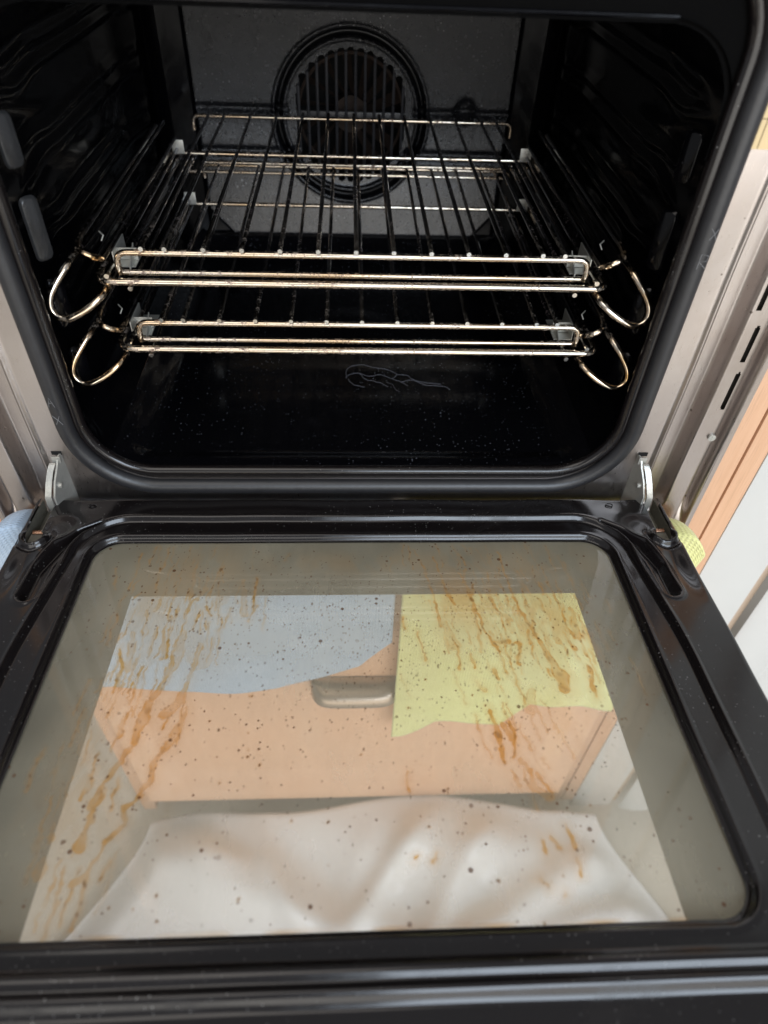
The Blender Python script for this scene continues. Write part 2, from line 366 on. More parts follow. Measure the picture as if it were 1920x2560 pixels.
# ================================================================ CLOTHS
def cloth(name,mat,x0,x1,ztop,bot,label,seed,right):
    nu,nv=90,130
    u=np.linspace(0,1,nu); v=np.linspace(0,1,nv); uu,vv=np.meshgrid(u,v,indexing='ij')
    X=x0+(x1-x0)*uu; zb=np.interp(X,[b[0] for b in bot],[b[1] for b in bot])
    ztop=-.428+(ztop+.428)*sstep(.246,.264,np.abs(X))-.030*np.clip((np.abs(X)-.268)/.020,0,2)**2; L=ztop-zb; s=vv
    # top part folds over the cupboard door's upper edge, then the cloth hangs
    f=np.clip(s/.16,0,1); 
    Z=np.where(s<.16,ztop-.016+.016*np.sin(f*math.pi*.5)-0*s,ztop-(s-.16)/.84*L)
    Y=np.where(s<.16,.0+(-.030)*(1-np.cos(f*math.pi*.5)),-.030-.012*sstep(.16,.45,s))
    Y+=-.003*np.sin(uu*9+seed)*sstep(.05,.5,s)-.0012*np.sin(uu*21+s*4+seed*2)
    Z+=.002*np.sin(uu*6+seed)*(1-sstep(0,.3,s))
    # bulging roll at the outer end
    e=sstep(.245,.285,np.abs(X))*((X>0) if right else (X<0))
    Y-=e*.020*(1-sstep(.0,.75,s)); X+=(1 if right else -1)*e*(.007*np.sin(np.clip((s-.02)/.5,0,1)*math.pi)); Z+=e*.012*(1-sstep(0,.35,s))
    Y-=.006*e*np.sin(s*14)
    idx=np.arange(nu*nv).reshape(nu,nv); fs=np.stack([idx[:-1,:-1],idx[1:,:-1],idx[1:,1:],idx[:-1,1:]],-1).reshape(-1,4)
    o=mesh(name,np.stack([X.ravel(),Y.ravel(),Z.ravel()],1),fs,mat)
    uv=o.data.uv_layers.new(name='UVMap'); li=np.empty(len(o.data.loops),np.int32); o.data.loops.foreach_get('vertex_index',li)
    W=np.stack([(x1-x0)*uu.ravel()*1,.3*vv.ravel()],1)[li]; uv.data.foreach_set('uv',W.ravel().astype(np.float32))
    so=o.modifiers.new('thickness','SOLIDIFY'); so.thickness=.003; so.offset=1
    return o
g=cloth('cleaning_cloth',M_GREEN,.042,.284,-.399,[(.03,-.735),(.052,-.727),(.09,-.70),(.166,-.717),(.192,-.663),(.294,-.675)],None,1.,True)
tag(g,'yellow-green microfibre cloth hung over the cupboard door, right of the blue one','cloth')
bl=cloth('cleaning_cloth',M_BLUE,-.284,.036,-.390,[(-.28,-.622),(-.18,-.639),(-.081,-.63),(.005,-.597),(.036,-.553)],None,3.,False)
bl.location.y=.004
tag(bl,'pale blue microfibre cloth hung over the cupboard door, left of the green one','cloth')
# ================================================================ DUST SHEET
def sheet():
    nu,nv=200,200; u=np.linspace(0,1,nu); v=np.linspace(0,1,nv); uu,vv=np.meshgrid(u,v,indexing='ij')
    y=-.024-vv*1.1; xl=-.30-.16*sstep(0,.20,vv)-.40*sstep(.15,1,vv); xr=.36+.10*sstep(0,.16,vv)+.45*sstep(.10,.8,vv)
    X=xl+(xr-xl)*uu; edge=np.minimum(np.minimum(uu,1-uu)*9,np.minimum(vv*14,(1-vv)*9)); e=sstep(0,1,edge)
    top=np.interp(X,[-.46,-.30,-.20,-.12,0,.12,.22,.30,.38,.50],[-1.10,-1.04,-.985,-.963,-.957,-.956,-.963,-.980,-1.03,-1.10])
    fall=np.clip((-y-.03)/.34,0,1)
    Z=-1.095+(top+1.095)*(1-sstep(0,1,fall))*sstep(-.02,.03,-y)
    Z+=e*(.012+.013*np.sin(X*7+y*9+1.5*np.sin(X*5))+.010*np.sin(X*15-y*11+2*np.sin(y*7))+.006*np.abs(np.sin(X*21+y*17+np.sin(X*9)*2)))
    ridge=np.exp(-(((y+.17)+.35*(X+.02)-.9*(X+.02)**2)/.035)**2)*.030+np.exp(-(((y+.27)-.5*X)/.03)**2)*.028
    for (a,b,c,wd_,am) in ((.9,1,.16,.020,.020),(-.6,1,.22,.018,.018),(.35,1,.30,.022,.022),(1.6,1,.34,.018,.016),(-1.4,1,.12,.020,.018),(2.4,1,.10,.016,.014),(-.2,1,.38,.02,.02),(-2.2,1,.36,.02,.016)):
        q=(y+c-a*X+.02*np.sin(X*13+a*3))/math.hypot(a,1); Z+=am*e*np.exp(-(q/wd_)**2)*(.55+.45*np.sin(X*9+c*40))
    Z+=ridge*e; y=y+.010*np.sin(X*17)*(1-e)
    idx=np.arange(nu*nv).reshape(nu,nv); f=np.stack([idx[:-1,:-1],idx[1:,:-1],idx[1:,1:],idx[:-1,1:]],-1).reshape(-1,4)
    o=mesh('dust_sheet',np.stack([X.ravel(),y.ravel(),Z.ravel()],1),f[:,::-1],M_SHEET)
    m=o.modifiers.new('thickness','SOLIDIFY'); m.thickness=.0012
    tag(o,'creased white dust sheet spread on the floor below the oven','dust sheet')
sheet()
# ================================================================ OVEN
oven=thing('oven','built-in electric oven with black enamel inside, steel front frame and its door lowered','oven',(0,.24,-.437))
HW,ZT,ZB,RC=.2035,-.0585,-.3585,.045
# --- steel front frame as a pressed sheet
slots=[(.2705,-.2035,.011),(.2760,-.242,.0125),(.2775,-.281,.0145),(.268,-.160,.011)]
def frame_y(x,z):
    a=np.abs(x); s=sstep(-.424,-.398,z)
    y=np.zeros_like(a)
    y-= .0022*np.exp(-((a-.2425)/.0016)**2)*s
    y+= .0115*sstep(.2445,.2495,a)*(1-sstep(.2615,.2665,a))*s
    y-= .0030*sstep(.2625,.2665,a)*(1-sstep(.2805,.2835,a))*s
    y+= .0060*sstep(.2810,.2845,a)*(1-sstep(.2870,.2905,a))*s
    y-= .0040*sstep(.2885,.2925,a)
    y+= .0060*(1-sstep(-.412,-.392,z))*(1-sstep(.26,.28,a))
    y+= .0008*wob(x,z,30,2)*sstep(.21,.24,a)
    return y
def fr(u,v): return u,frame_y(u,v),v
def frmask(u,v):
    m=sd_rr(u,v,.2075,-.0245,-.3625,.049)<0
    for sx,sz,hl in slots: m|=(np.hypot(u-sx,np.maximum(np.abs(v-sz)-hl,0))<.0019)
    return m
fx=np.concatenate([np.arange(-.2965,-.196,.0011),np.arange(-.196,.196,.006),np.arange(.196,.2966,.00075)])
ff=grid('front_frame',fx,np.arange(-.432,.06,.0016),fr,M_STEEL,oven,frmask,flip=False)
fb=B(); fb.box(.2670,.2832,.0025,.0035,-.40,.05); fb.obj('slot_backing',M_DIRT,ff)
B().box(-.2965,-.2930,-.004,.010,-.432,.06).obj('frame_edge',M_STEEL,ff); B().box(.2925,.2965,-.004,.010,-.432,.06).obj('frame_edge',M_STEEL,ff)
def screw(x,z,y,par):
    b=B(); pts=[(x+.0030*math.cos(a),z+.0030*math.sin(a)) for a in [i*math.pi/8 for i in range(16)]]
    b.prism(pts,y-.0018,y,'xz'); b.box(x-.0021,x+.0021,y-.0021,y-.0017,z-.0004,z+.0004); b.box(x-.0004,x+.0004,y-.00212,y-.0017,z-.0021,z+.0021)
    b.obj('screw',M_ZINC,par)
screw(.2795,-.3240,-.003,ff)
# rating label, top right
lb=B().box(.2205,.2440,-.0030,-.0026,-.117,-.02).obj('rating_label',M_LABEL,oven,False)
k=B(); 
for x in (.2224,.2262,.2345): k.box(x-.00018,x+.00018,-.0033,-.0031,-.1165,-.021)
for z in (-.1015,-.083,-.064): k.box(.2228,.2436,-.0033,-.00312,z-.00018,z+.00018)
k.obj('printed_line',M_INK,lb,False)
# --- gasket
gp=rrect(.2152,-.0170,-.3752,.060,12)
gas=B().tube([(x,-.0035+0*x,z) for x,z,_,_ in gp],.0066,14,closed=True).obj('door_gasket',M_GASKET,oven)
def stroke(sets,par):
    b=B()
    for P in sets: b.tube([(x,y,z) for x,y,z in P],.00028,5)
    b.obj('scratched_letter',M_GMARK,par)
def glyph(cx,cz,s,strokes,sgn):
    out=[]
    for st in strokes:
        out.append([(cx+sgn*a*s,-.0100+.10*abs(abs(cx+a*s)-.2155),cz+b*s) for a,b in st])
    return out
R1=[[(-.5,-1),(-.5,1),(.5,.8),(.4,.1),(-.5,0),(.6,-.9)]]; X1=[[(-.6,.9),(.1,.1),(.6,-.8)],[(-.4,-.8),(.1,.1),(.5,.9)]]; A1=[[(-.5,-1),(0,1),(.5,-1)],[(-.3,-.2),(.4,-.1)]]
stroke(glyph(.2165,-.163,.0042,X1,1)+glyph(.2160,-.180,.0048,R1,1),gas)
stroke(glyph(-.2165,-.290,.0042,A1,1)+glyph(-.2160,-.306,.0045,X1,1),gas)
# --- enamel rim just inside the gasket
rp=rrect(.2062,-.0262,-.3622,.049,12)
B().tube([(x,.000,z) for x,z,_,_ in rp],.0046,12,closed=True).obj('enamel_rim',M_ENDOOR,oven)
# --- flat black web between the rim and the top of the cavity
grid('upper_lip',np.arange(-.2050,.2051,.0006),np.arange(-.125,-.0250,.0006),lambda u,v:(u,.0015+0*u,v),M_LIP,oven,lambda u,v:(sd_rr(u,v,HW-.0005,ZT+.0002,ZB,RC)<-.0025)|(sd_rr(u,v,.2045,-.0270,-.359,.047)>0))
B().tube([(-.162,.0010,ZT+.0004),(.162,.0010,ZT+.0004)],.0012,8).obj('upper_lip_edge',M_ENCAV,oven)
# --- cavity shell
D=.400
def shell(name,i0,i1,mat,side=0,dens=.0022,lab=None):
    P=np.array(rrect(HW,ZT,ZB,RC,16))
    P=np.vstack([P,P[:1]])[i0:i1+1] if i1>=i0 else None
    s=np.concatenate([[0],np.cumsum(np.hypot(*np.diff(P[:,:2],axis=0).T))]); n=max(4,int(s[-1]/dens)); t=np.linspace(0,s[-1],n)
    Q=np.stack([np.interp(t,s,P[:,k]) for k in range(4)],1)
    ys=np.concatenate([np.linspace(-.001,.06,32),np.linspace(.062,.370,110),np.linspace(.372,.3995,14)])
    ti=np.arange(n); 
    def fn(u,v):
        iu=u.astype(int); x=Q[iu,0]; z=Q[iu,1]; nx=Q[iu,2]; nz=Q[iu,3]; y=v; d=np.zeros_like(y)
        d+= -.014*np.clip((y-.385)/.0145,0,1)**2            # fillet into the back wall
        if side:
            st=.050+.010*np.sin(z*190)+.004*np.sin(z*77)
            on=sstep(0,.03,y-st)*(1-sstep(.355,.375,y))
            for zc in (-.100,-.113,-.148,-.161,-.196,-.209,-.244,-.257,-.292):
                dz=(z-zc+.0030*np.sin(y*60+zc*90)*np.exp(-((y-.07)/.05)**2))
                d+= -.0030*np.exp(-(dz/.0036)**2)*on
            d+= -.006*np.exp(-((y-.032)/.010)**2)*np.exp(-((z+.31)/.05)**2)*0
            d+= .0004*wob(y,z,38,side)*sstep(.03,.1,y)
            d+= .0120*sstep(.003,.022,y)*(1-.8*sstep(.30,.385,y))*sstep(ZB+.0135,ZB+.06,z)*(1-sstep(ZT-.06,ZT-.0135,z))
        return x+nx*d,y,z+nz*d
    return grid(name,ti.astype(float),ys,fn,mat,oven,flip=False,label=lab)
# rrect order: BR corner 0..16, TR 17..33, TL 34..50, BL 51..67, back to 0 (68)
fl=shell('cavity_floor',59,68,M_FLOOR,0,.003) if False else None
shell('cavity_side_wall',8,25,M_ENWALL,1,lab='right hand cavity wall')
shell('cavity_ceiling',25,42,M_ENCAV,0,.004)
shell('cavity_side_wall',42,59,M_ENWALL,2,lab='left hand cavity wall')
# floor: from BL corner middle through the bottom to BR corner middle
P0=rrect(HW,ZT,ZB,RC,16); seq=P0[59:]+P0[:9]
Pf=np.array(seq); sf=np.concatenate([[0],np.cumsum(np.hypot(*np.diff(Pf[:,:2],axis=0).T))]); tt=np.linspace(0,sf[-1],150)
Qf=np.stack([np.interp(tt,sf,Pf[:,k]) for k in range(4)],1)
def ffn(u,v):
    iu=u.astype(int); x=Qf[iu,0]; z=Qf[iu,1]; nx=Qf[iu,2]; nz=Qf[iu,3]; y=v
    inn=(1-sstep(.165,.185,np.abs(x)))*sstep(.010,.026,y)*(1-sstep(.350,.372,y))
    d=.004*inn-.020*np.clip((y-.368)/.032,0,1)**1.6
    return x+nx*d,y,z+nz*d
cf=grid('cavity_floor',np.arange(150).astype(float),np.concatenate([np.linspace(-.001,.04,30),np.linspace(.043,.345,60),np.linspace(.347,.3995,30)]),ffn,M_FLOOR,oven,flip=False)
# limescale squiggles on the floor
def sq(pts,r=.00030):
    P=[Vector((x,y,ZB-.0041)) for x,y in pts]; P=catmull(P,6)
    P=[p+Vector((random.uniform(-1,1)*.0005,random.uniform(-1,1)*.0005,0)) for p in P]; B().tube(P,r,4).obj('limescale_mark',M_LIME,cf)
sq([(-.008,.133),(-.006,.150),(.006,.156),(.020,.151),(.031,.148),(.040,.140),(.036,.132)])
sq([(-.008,.133),(-.004,.139),(.005,.141),(.014,.136),(.025,.139),(.036,.132),(.044,.127),(.050,.121)])
sq([(-.006,.131),(-.003,.124),(.003,.120),(.009,.118)]); sq([(.005,.141),(.010,.131),(.018,.128),(.026,.124),(.031,.119)])
sq([(.040,.140),(.050,.138),(.056,.131),(.066,.126),(.082,.124)]); sq([(.044,.127),(.055,.130),(.068,.122),(.084,.120),(.089,.115)])
sq([(.030,.126),(.036,.122),(.038,.115),(.042,.111)],.00022); 0 and sq([(-.070,.120),(-.062,.121),(-.058,.114),(-.066,.109),(-.075,.111)],.0002)
0 and sq([(.135,.030),(.140,.033),(.147,.031),(.152,.034),(.158,.031)],.0002)
0 and sq([(-.085,.048),(-.079,.053),(-.072,.050),(-.068,.044),(-.075,.042),(-.083,.043)],.0002)
# --- back wall, pressed sheet with fan opening
FX,FZ=-.003,-.2105; FR=.0635
def back_y(x,z):
    xx=x-FX; zz=z-FZ; r=np.hypot(xx,zz)
    y=np.full_like(x,D-.001)
    lin=np.abs(x)-.166
    y-=.15*np.clip(-.2085-z,0,.034)*sstep(-.2450,-.2425,z)*(1-sstep(-.004,.003,lin))*(r>.0815)
    y-=.19*(np.clip(-.2500-z,0,.078))*(1-sstep(-.004,.003,lin))*sstep(-.338,-.328,z)
    y-=.004*(1-sstep(-.002,.003,lin))*(sstep(-.336,-.328,z))*(1-sstep(.0,.004,(np.abs(x)+ (-.300-z)*1.0)-.166))
    for zc,w_ in ((-.2045,.0035),(-.2455,.0045)): y+=.0045*np.exp(-((z-zc)/w_)**2)*(1-sstep(-.004,.002,lin))*(1-(r<.066))
    y+=.0045*np.exp(-((r-.0765)/.0036)**2)
    y-=.0035*np.exp(-((r-.0815)/.0020)**2)+.003*np.exp(-((r-.0705)/.0018)**2)
    y+=.010*np.exp(-(np.hypot(x-.119,z+.202)/.0105)**4)
    return y
def bmask(u,v): 
    x=u-FX; z=v-FZ; xi=np.round(x/.0099)*.0099; top=np.sqrt(np.maximum(FR**2-xi**2,0)); dx=x-xi
    return (np.abs(z)<top-.0045+np.sqrt(np.maximum(.0044**2-dx**2,0)))&(np.abs(dx)<.0044)&(np.abs(x)<FR-.006)
def bmat(u,v): 
    lin=(np.abs(u)<.165)&(v>-.334)&((np.abs(u)+(-.300-v))<.166); r=np.hypot(u-FX,v-FZ)
    return np.where(lin&~((r>.0728)&(r<.0802)),0,1)
bw=grid('back_wall',np.arange(-.2040,.2041,.00095),np.arange(-.3580,-.0560,.00095),lambda u,v:(u,back_y(u,v),v),[M_LINER,M_ENCAV],oven,bmask,matfn=bmat)
gb=[]
gbm=None
for i in range(-6,7):
    xc=FX+(i+.5 if False else i)*.0099+.00495
    a=xc-FX
    if abs(a)>FR-.003: continue
    top=math.sqrt(FR**2-a*a)
    b=B().tube([(xc,D+.002,FZ-top-.001),(xc,D-.006,FZ-top+.004),(xc,D-.006,FZ-.002)],.0016,8)
    b.tube([(xc,D-.006,FZ-.002),(xc,D-.006,FZ+top-.004),(xc,D+.002,FZ+top+.001)],.0016,8)
    b.obj('grille_bar',M_GRILLE,bw)
B().box(FX-.058,FX+.058,D-.0045,D-.001,FZ-.0005,FZ+.0055,.0008).obj('grille_crossbar',M_GRILLE,bw)
B().box(-.085,.08,D+.05,D+.052,-.30,-.12).box(-.085,-.083,D+.001,D+.05,-.30,-.12).box(.078,.08,D+.001,D+.05,-.30,-.12).box(-.085,.08,D+.001,D+.05,-.122,-.12).box(-.085,.08,D+.001,D+.05,-.30,-.298).obj('fan_chamber',M_BLACK,bw)
fan=B()
for i in range(14):
    a=2*math.pi*i/14; ca,sa=math.cos(a),math.sin(a)
    p=[(FX+r_*math.cos(a+t),y,FZ+r_*math.sin(a+t)) for r_,t,y in ((.018,0,D+.012),(.056,.22,D+.010),(.056,.40,D+.026),(.018,.25,D+.026))]
    fan.add(p,[(0,1,2,3)])
fan.tube([(FX+.056*math.cos(i*math.pi/16),D+.010,FZ+.056*math.sin(i*math.pi/16)) for i in range(32)],.0018,6,closed=True)
fan.prism([(FX+.018*math.cos(i*math.pi/8),FZ+.018*math.sin(i*math.pi/8)) for i in range(16)],D+.008,D+.03,'xz')
fan.obj('fan',M_RUSTY,bw,auto=30)
# --- stamped pads at the front of the side walls
for sx in (-1,1):
    for zc,hl in ((-.1350,.0150),(-.1880,.0200),(-.240,.018),(-.290,.015)):
        pts=[]
        for (cz,a0) in ((hl-.005,0),(-(hl-.005),180)):
            for j in range(9):
                a=R_(a0+180*j/8); pts.append((.0056*math.copysign(abs(math.cos(a))**.6,math.cos(a)),cz+.0050*math.sin(a)*1.0))
        n=len(pts); V=[]; 
        for lvl,sc in ((0,1.15),(.0014,1.),(.0018,.90)):
            for u,v in pts:
                u2,v2=u*sc,v*(1+(sc-1)*.4); ang=R_(40)
                X=sx*(.2090-lvl*math.cos(ang)-u2*math.sin(ang)); Y=.0400-lvl*math.sin(ang)+u2*math.cos(ang)
                V.append((X,Y,zc+v2))
        F=[[l*n+i,l*n+(i+1)%n,(l+1)*n+(i+1)%n,(l+1)*n+i] for l in (0,1) for i in range(n)]+[list(range(2*n,3*n))]
        mesh('stamped_pad',V,F,M_PAD if (zc>-.2 and sx<0) else M_ENCAV,oven,auto=40)  # upper left pads take the painted reflection, the others plain enamel
# --- round dimples (fixing studs) low on the walls
for sx in (-1,1):
    b=B(); 
    b.prism([(.0045*math.cos(i*math.pi/8)+.062,-.3125+.0045*math.sin(i*math.pi/8)) for i in range(16)],sx*.2005,sx*.1975,'yz'); b.obj('stud',M_ENCAV,oven)
# --- wire runners at both sides, two levels
def runner(sx,dz,dx):
    b=B(); X=lambda v:sx*v+dx
    leg=[(X(.190),.345,-.206+dz),(X(.1925),.052,-.2085+dz),(X(.1965),.038,-.2120+dz),(X(.2075),.026,-.2265+dz),(X(.2085),.0225,-.2370+dz),(X(.2005),.0215,-.2420+dz),(X(.1880),.0235,-.2375+dz),(X(.1770),.0290,-.2305+dz),(X(.1725),.040,-.2270+dz),(X(.1715),.345,-.2270+dz)]
    b.tube([leg[0]]+catmull([Vector(p) for p in leg[1:9]],8)[0:]+[leg[9]],.00245,12)
    b2=[(X(.1860),.300,-.1965+dz),(X(.1860),.048,-.1965+dz),(X(.1835),.034,-.1975+dz),(X(.1760),.031,-.2010+dz),(X(.1710),.038,-.2065+dz),(X(.1700),.300,-.2065+dz)]
    b.tube([b2[0]]+catmull([Vector(p) for p in b2[1:5]],6)+[b2[5]],.0020,10)
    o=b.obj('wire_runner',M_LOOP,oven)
    # short spring clip and the rail bracket
    c=B().tube([(X(.1735),.052,-.1935+dz),(X(.1700),.048,-.1945+dz),(X(.1715),.046,-.1975+dz)],.00045,6).obj('runner_clip',M_ZINC,o)
    r=B(); y0,y1=.052,.082; xa,xb=X(.1545),X(.1680)
    if xa>xb: xa,xb=xb,xa
    r.box(xa,xb,y0,y1,-.2185+dz,-.2178+dz)
    r.box(min(X(.1680),X(.1687)),max(X(.1680),X(.1687)),y0,y1,-.2185+dz,-.2075+dz)
    r.prism([(y0-.004,-.2185+dz),(y0-.004,-.2165+dz),(y0+.014,-.2070+dz),(y0+.014,-.2185+dz)],X(.1570),X(.1577),'yz')
    r.box(xa,xb,y0+.010,y0+.0107,-.2175+dz,-.2090+dz)
    r.obj('rail_bracket',M_ZINC,o,auto=20)
for dz in (0,-.0535):
    for sx in (-1,1): runner(sx,dz,.0)
# --- rear end clips of the runners
# ================================================================ WIRE SHELVES
RX=[-.145,-.1295]+[-.1295+.0259*i for i in range(1,11)]+[.145]
def shelf():
    t=thing('wire_shelf','upper chrome wire oven shelf resting on the side runners','oven shelf',(0,.04,-.205),'wire shelves in the oven')
    z0=-.2040
    for x in RX:
        b=B().tube([(x,.0405,z0+.0036),(x,.3665,z0+.0036)],.00165,10)
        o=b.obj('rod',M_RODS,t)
        m=np.zeros(len(o.data.polygons),np.int32); m[-2:]=1; o.data.materials.append(M_TIP); o.data.polygons.foreach_set('material_index',m)
    B().tube(rounded([(-.1635,.0435,z0-.0155),(-.1635,.0435,z0),(.1635,.0435,z0),(.1635,.0435,z0-.0155)],.0075),.0022,12).obj('front_top_bar',M_CHROME,t)
    B().tube([(-.1660,.0462,z0-.0155),(.1660,.0462,z0-.0155)],.0020,12).obj('front_lower_bar',M_CHROME,t)
    B().tube(rounded([(-.1635,.3640,z0-.013),(-.1635,.3640,z0),(.1635,.3640,z0),(.1635,.3640,z0-.013)],.0075),.0018,12).obj('rear_top_bar',M_CHROME,t)
    zb=z0-.0175
    q=rounded([(0,.0360,zb),(.1790,.0360,zb),(.1790,.090,zb)],.012,8); q=q[:-1]+[(.1790,.053,zb)]
    B().tube([(-p[0],p[1],p[2]) for p in q[::-1]]+q[1:],.0025,12).obj('front_bar',M_CHROME,t)
    q=rounded([(0,.3060,zb),(.1790,.3060,zb),(.1790,.270,zb)],.010,6)
    B().tube([(-p[0],p[1],p[2]) for p in q[::-1]]+q[1:],.0021,12).obj('rear_bar',M_CHROME,t)
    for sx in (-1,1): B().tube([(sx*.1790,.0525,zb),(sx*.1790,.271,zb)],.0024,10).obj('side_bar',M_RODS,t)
    for sx in (-1,1):
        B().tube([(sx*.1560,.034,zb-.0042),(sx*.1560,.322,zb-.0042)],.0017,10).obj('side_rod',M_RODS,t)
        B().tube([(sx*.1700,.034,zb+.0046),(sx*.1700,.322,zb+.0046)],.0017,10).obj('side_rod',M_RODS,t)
        B().box(sx*.1685-.0055,sx*.1685+.0055,.300,.3008,zb+.001,zb+.013,.0003).obj('stop_tab',M_ZINC,t)
    return t
sh=shelf()
def dup(root,loc,rot):
    r=root.copy(); C.objects.link(r); r.location=loc; r.rotation_euler=rot
    for ch in list(root.children):
        c=ch.copy(); C.objects.link(c); c.parent=r
    return r
s2=dup(sh,(.0045,.0365,-.2555+ZC),(R_(.9),0,0)); 
for zz,xa,xb in ((-.2490,-.156,.160),(-.2585,-.174,.160)):
    B().tube([(xa,.352,zz),(xb,.352,zz)],.0017,12).obj('cross_bar',M_CHROME,s2)
s2['label']='lower chrome wire oven shelf, just above the cavity floor'
# ================================================================ DOOR
TH=R_(4.16); Y0=-.012; Z0=-.3820; nY,nZ=math.sin(TH),math.cos(TH)
def DW(x,t,h): return x,Y0-t*math.cos(TH)+h*nY,Z0+t*math.sin(TH)+h*nZ
DL=.430
def door_h(x,t):
    a=np.abs(x); h=np.zeros_like(a)
    # inner recess: widens slightly towards the front
    hw=.2085+.011*sstep(.03,.17,t)
    r=.036; t0=.0225; t1=.400
    qx=a-hw+r; qt=np.abs(t-(t0+t1)/2)-(t1-t0)/2+r
    sd=np.minimum(np.maximum(qx,qt),0)+np.hypot(np.maximum(qx,0),np.maximum(qt,0))-r
    tear,_w=seg(a,t,[(.196,.0275),(.2105,.0385),(.2190,.0540),(.2250,.0760),(.2262,.1030)],[.002,.0035,.0055,.0065,.0058])
    sdt=tear-_w
    rec=1-sstep(-.0026,.0006,sd); tr=1-sstep(-.0035,.0008,sdt)
    h-=.0038*rec
    h-=.0075*tr*(1-rec)
    # soft fold left standing between recess and teardrop
    h+=.0022*np.exp(-(sd/.0016)**2)*(1-sstep(.0,.004,np.abs(sdt)-.006))*0
    h+=.0009*np.exp(-((sd-.0014)/.0012)**2)+.0012*np.exp(-((sdt-.0022)/.0016)**2)*(1-rec)*sstep(.034,.05,t)
    # step round the glass
    g=_sdglass(a,t)
    h+=.0004*np.exp(-((g-.0040)/.0014)**2); h-=.0046*(1-sstep(.0002,.0030,g))
    # hinge area: hollow, bead round the slot end
    h-=.0050*np.exp(-(((a-.2415)/.0085)**2+((t-.075)/.022)**2))
    rr=np.hypot(a-.2420,t-.0435); end=sstep(.036,.046,t)
    h+=.0032*np.exp(-((rr-.0092)/.0013)**2)*end; h-=.0022*np.exp(-((rr-.0125)/.0018)**2)*end
    h-=.0020*(1-sstep(.0065,.0085,rr))*end
    h+=.0018*np.exp(-((a-.2505)/.0015)**2)*(1-sstep(.03,.04,t))
    h-=.0016*(1-sstep(.006,.016,np.hypot(a-.2255,t-.034)))
    h-=.0012*(1-sstep(.0,.014,np.abs(t-.006)))*sstep(.19,.21,a)*(1-sstep(.22,.23,a))
    # front beads
    fb=sstep(.3255,.3300,t)*(1-sstep(.3370,.3455,t)); h+=(.0062*fb-.0028*np.exp(-((t-.3352)/.0022)**2))*np.where(h<-.002,1,.45)
    # rolled outer and rear edges
    e=np.maximum(a-.2508,0); h-=.0040-np.sqrt(np.maximum(.0040**2-np.minimum(e,.004)**2,0))
    e=np.maximum(.0028-t,0)*sstep(0,.1,.5-a); h-=.003-np.sqrt(np.maximum(.003**2-np.minimum(e,.003)**2,0))
    h+=.00035*wob(x,t,55,4)
    return h
def _sdglass(a,t):
    hw=.1965; r=.020; t0=.0425; t1=.3140
    qx=a-hw+r; qt=np.abs(t-(t0+t1)/2)-(t1-t0)/2+r
    return np.minimum(np.maximum(qx,qt),0)+np.hypot(np.maximum(qx,0),np.maximum(qt,0))-r
def dmask(u,v):
    a=np.abs(u)
    s=(np.abs(a-(.2430+(.0435-v)*.03))<.0058)&(v<.0435)
    s|=(np.hypot(a-.2425,v-.0435)<.0058)
    return (_sdglass(a,v)<-.0012)|s
door=thing('door_tmp',None,None,(0,0,0)); bpy.data.objects.remove(door)
xs=np.concatenate([np.arange(-.2548,-.172,.00085),np.linspace(-.1718,.1718,60),np.arange(.172,.2549,.00085)])
ts=np.concatenate([np.arange(0,.118,.00085),np.linspace(.1185,.288,50),np.arange(.2885,.352,.0008),np.linspace(.353,DL,18)])
def dfn(u,v):
    # pull the lattice onto the edge of the glass opening so that the cut is a clean line
    k=-.0012; g=_sdglass(np.abs(u),v)-k; e=1e-5
    gx_=(_sdglass(np.abs(u+e),v)-k-g)/e; gt_=(_sdglass(np.abs(u),v+e)-k-g)/e; near=np.abs(g)<.00062
    u2=np.where(near,u-g*gx_,u); v2=np.where(near,v-g*gt_,v)
    return DW(u2,v2,door_h(u2,v2))
door=grid('door',xs,ts,dfn,M_ENDOOR,oven,dmask,flip=True,label='lowered door with a grease-stained window')
sk=B()
def P3(x,t,h): return DW(x,t,h)
def dbox(b,x0,x1,t0,t1,h0,h1):
    b.add([P3(x,t,h) for x in (x0,x1) for t in (t0,t1) for h in (h0,h1)],[(0,1,3,2),(4,6,7,5),(0,4,5,1),(2,3,7,6),(0,2,6,4),(1,5,7,3)])
dbox(sk,-.2548,-.2535,.003,DL,-.034,-.0038); dbox(sk,.2535,.2548,.003,DL,-.034,-.0038)
dbox(sk,-.236,.236,.0005,.0018,-.034,-.0030); dbox(sk,-.2548,.2548,DL-.002,DL,-.034,-.003)
sk.obj('door_side',M_ENDOOR,door,False)
# walls of the well between the panes
wlb=B(); 
dbox(wlb,-.2185,-.2175,.012,.322,-.030,-.0165); dbox(wlb,.2175,.2185,.012,.322,-.030,-.0165)
dbox(wlb,-.2175,.2175,.0110,.0120,-.030,-.0130); dbox(wlb,-.2175,.2175,.3215,.3225,-.030,-.0125); wlb.obj('window_well',M_ENDOOR,door,False)
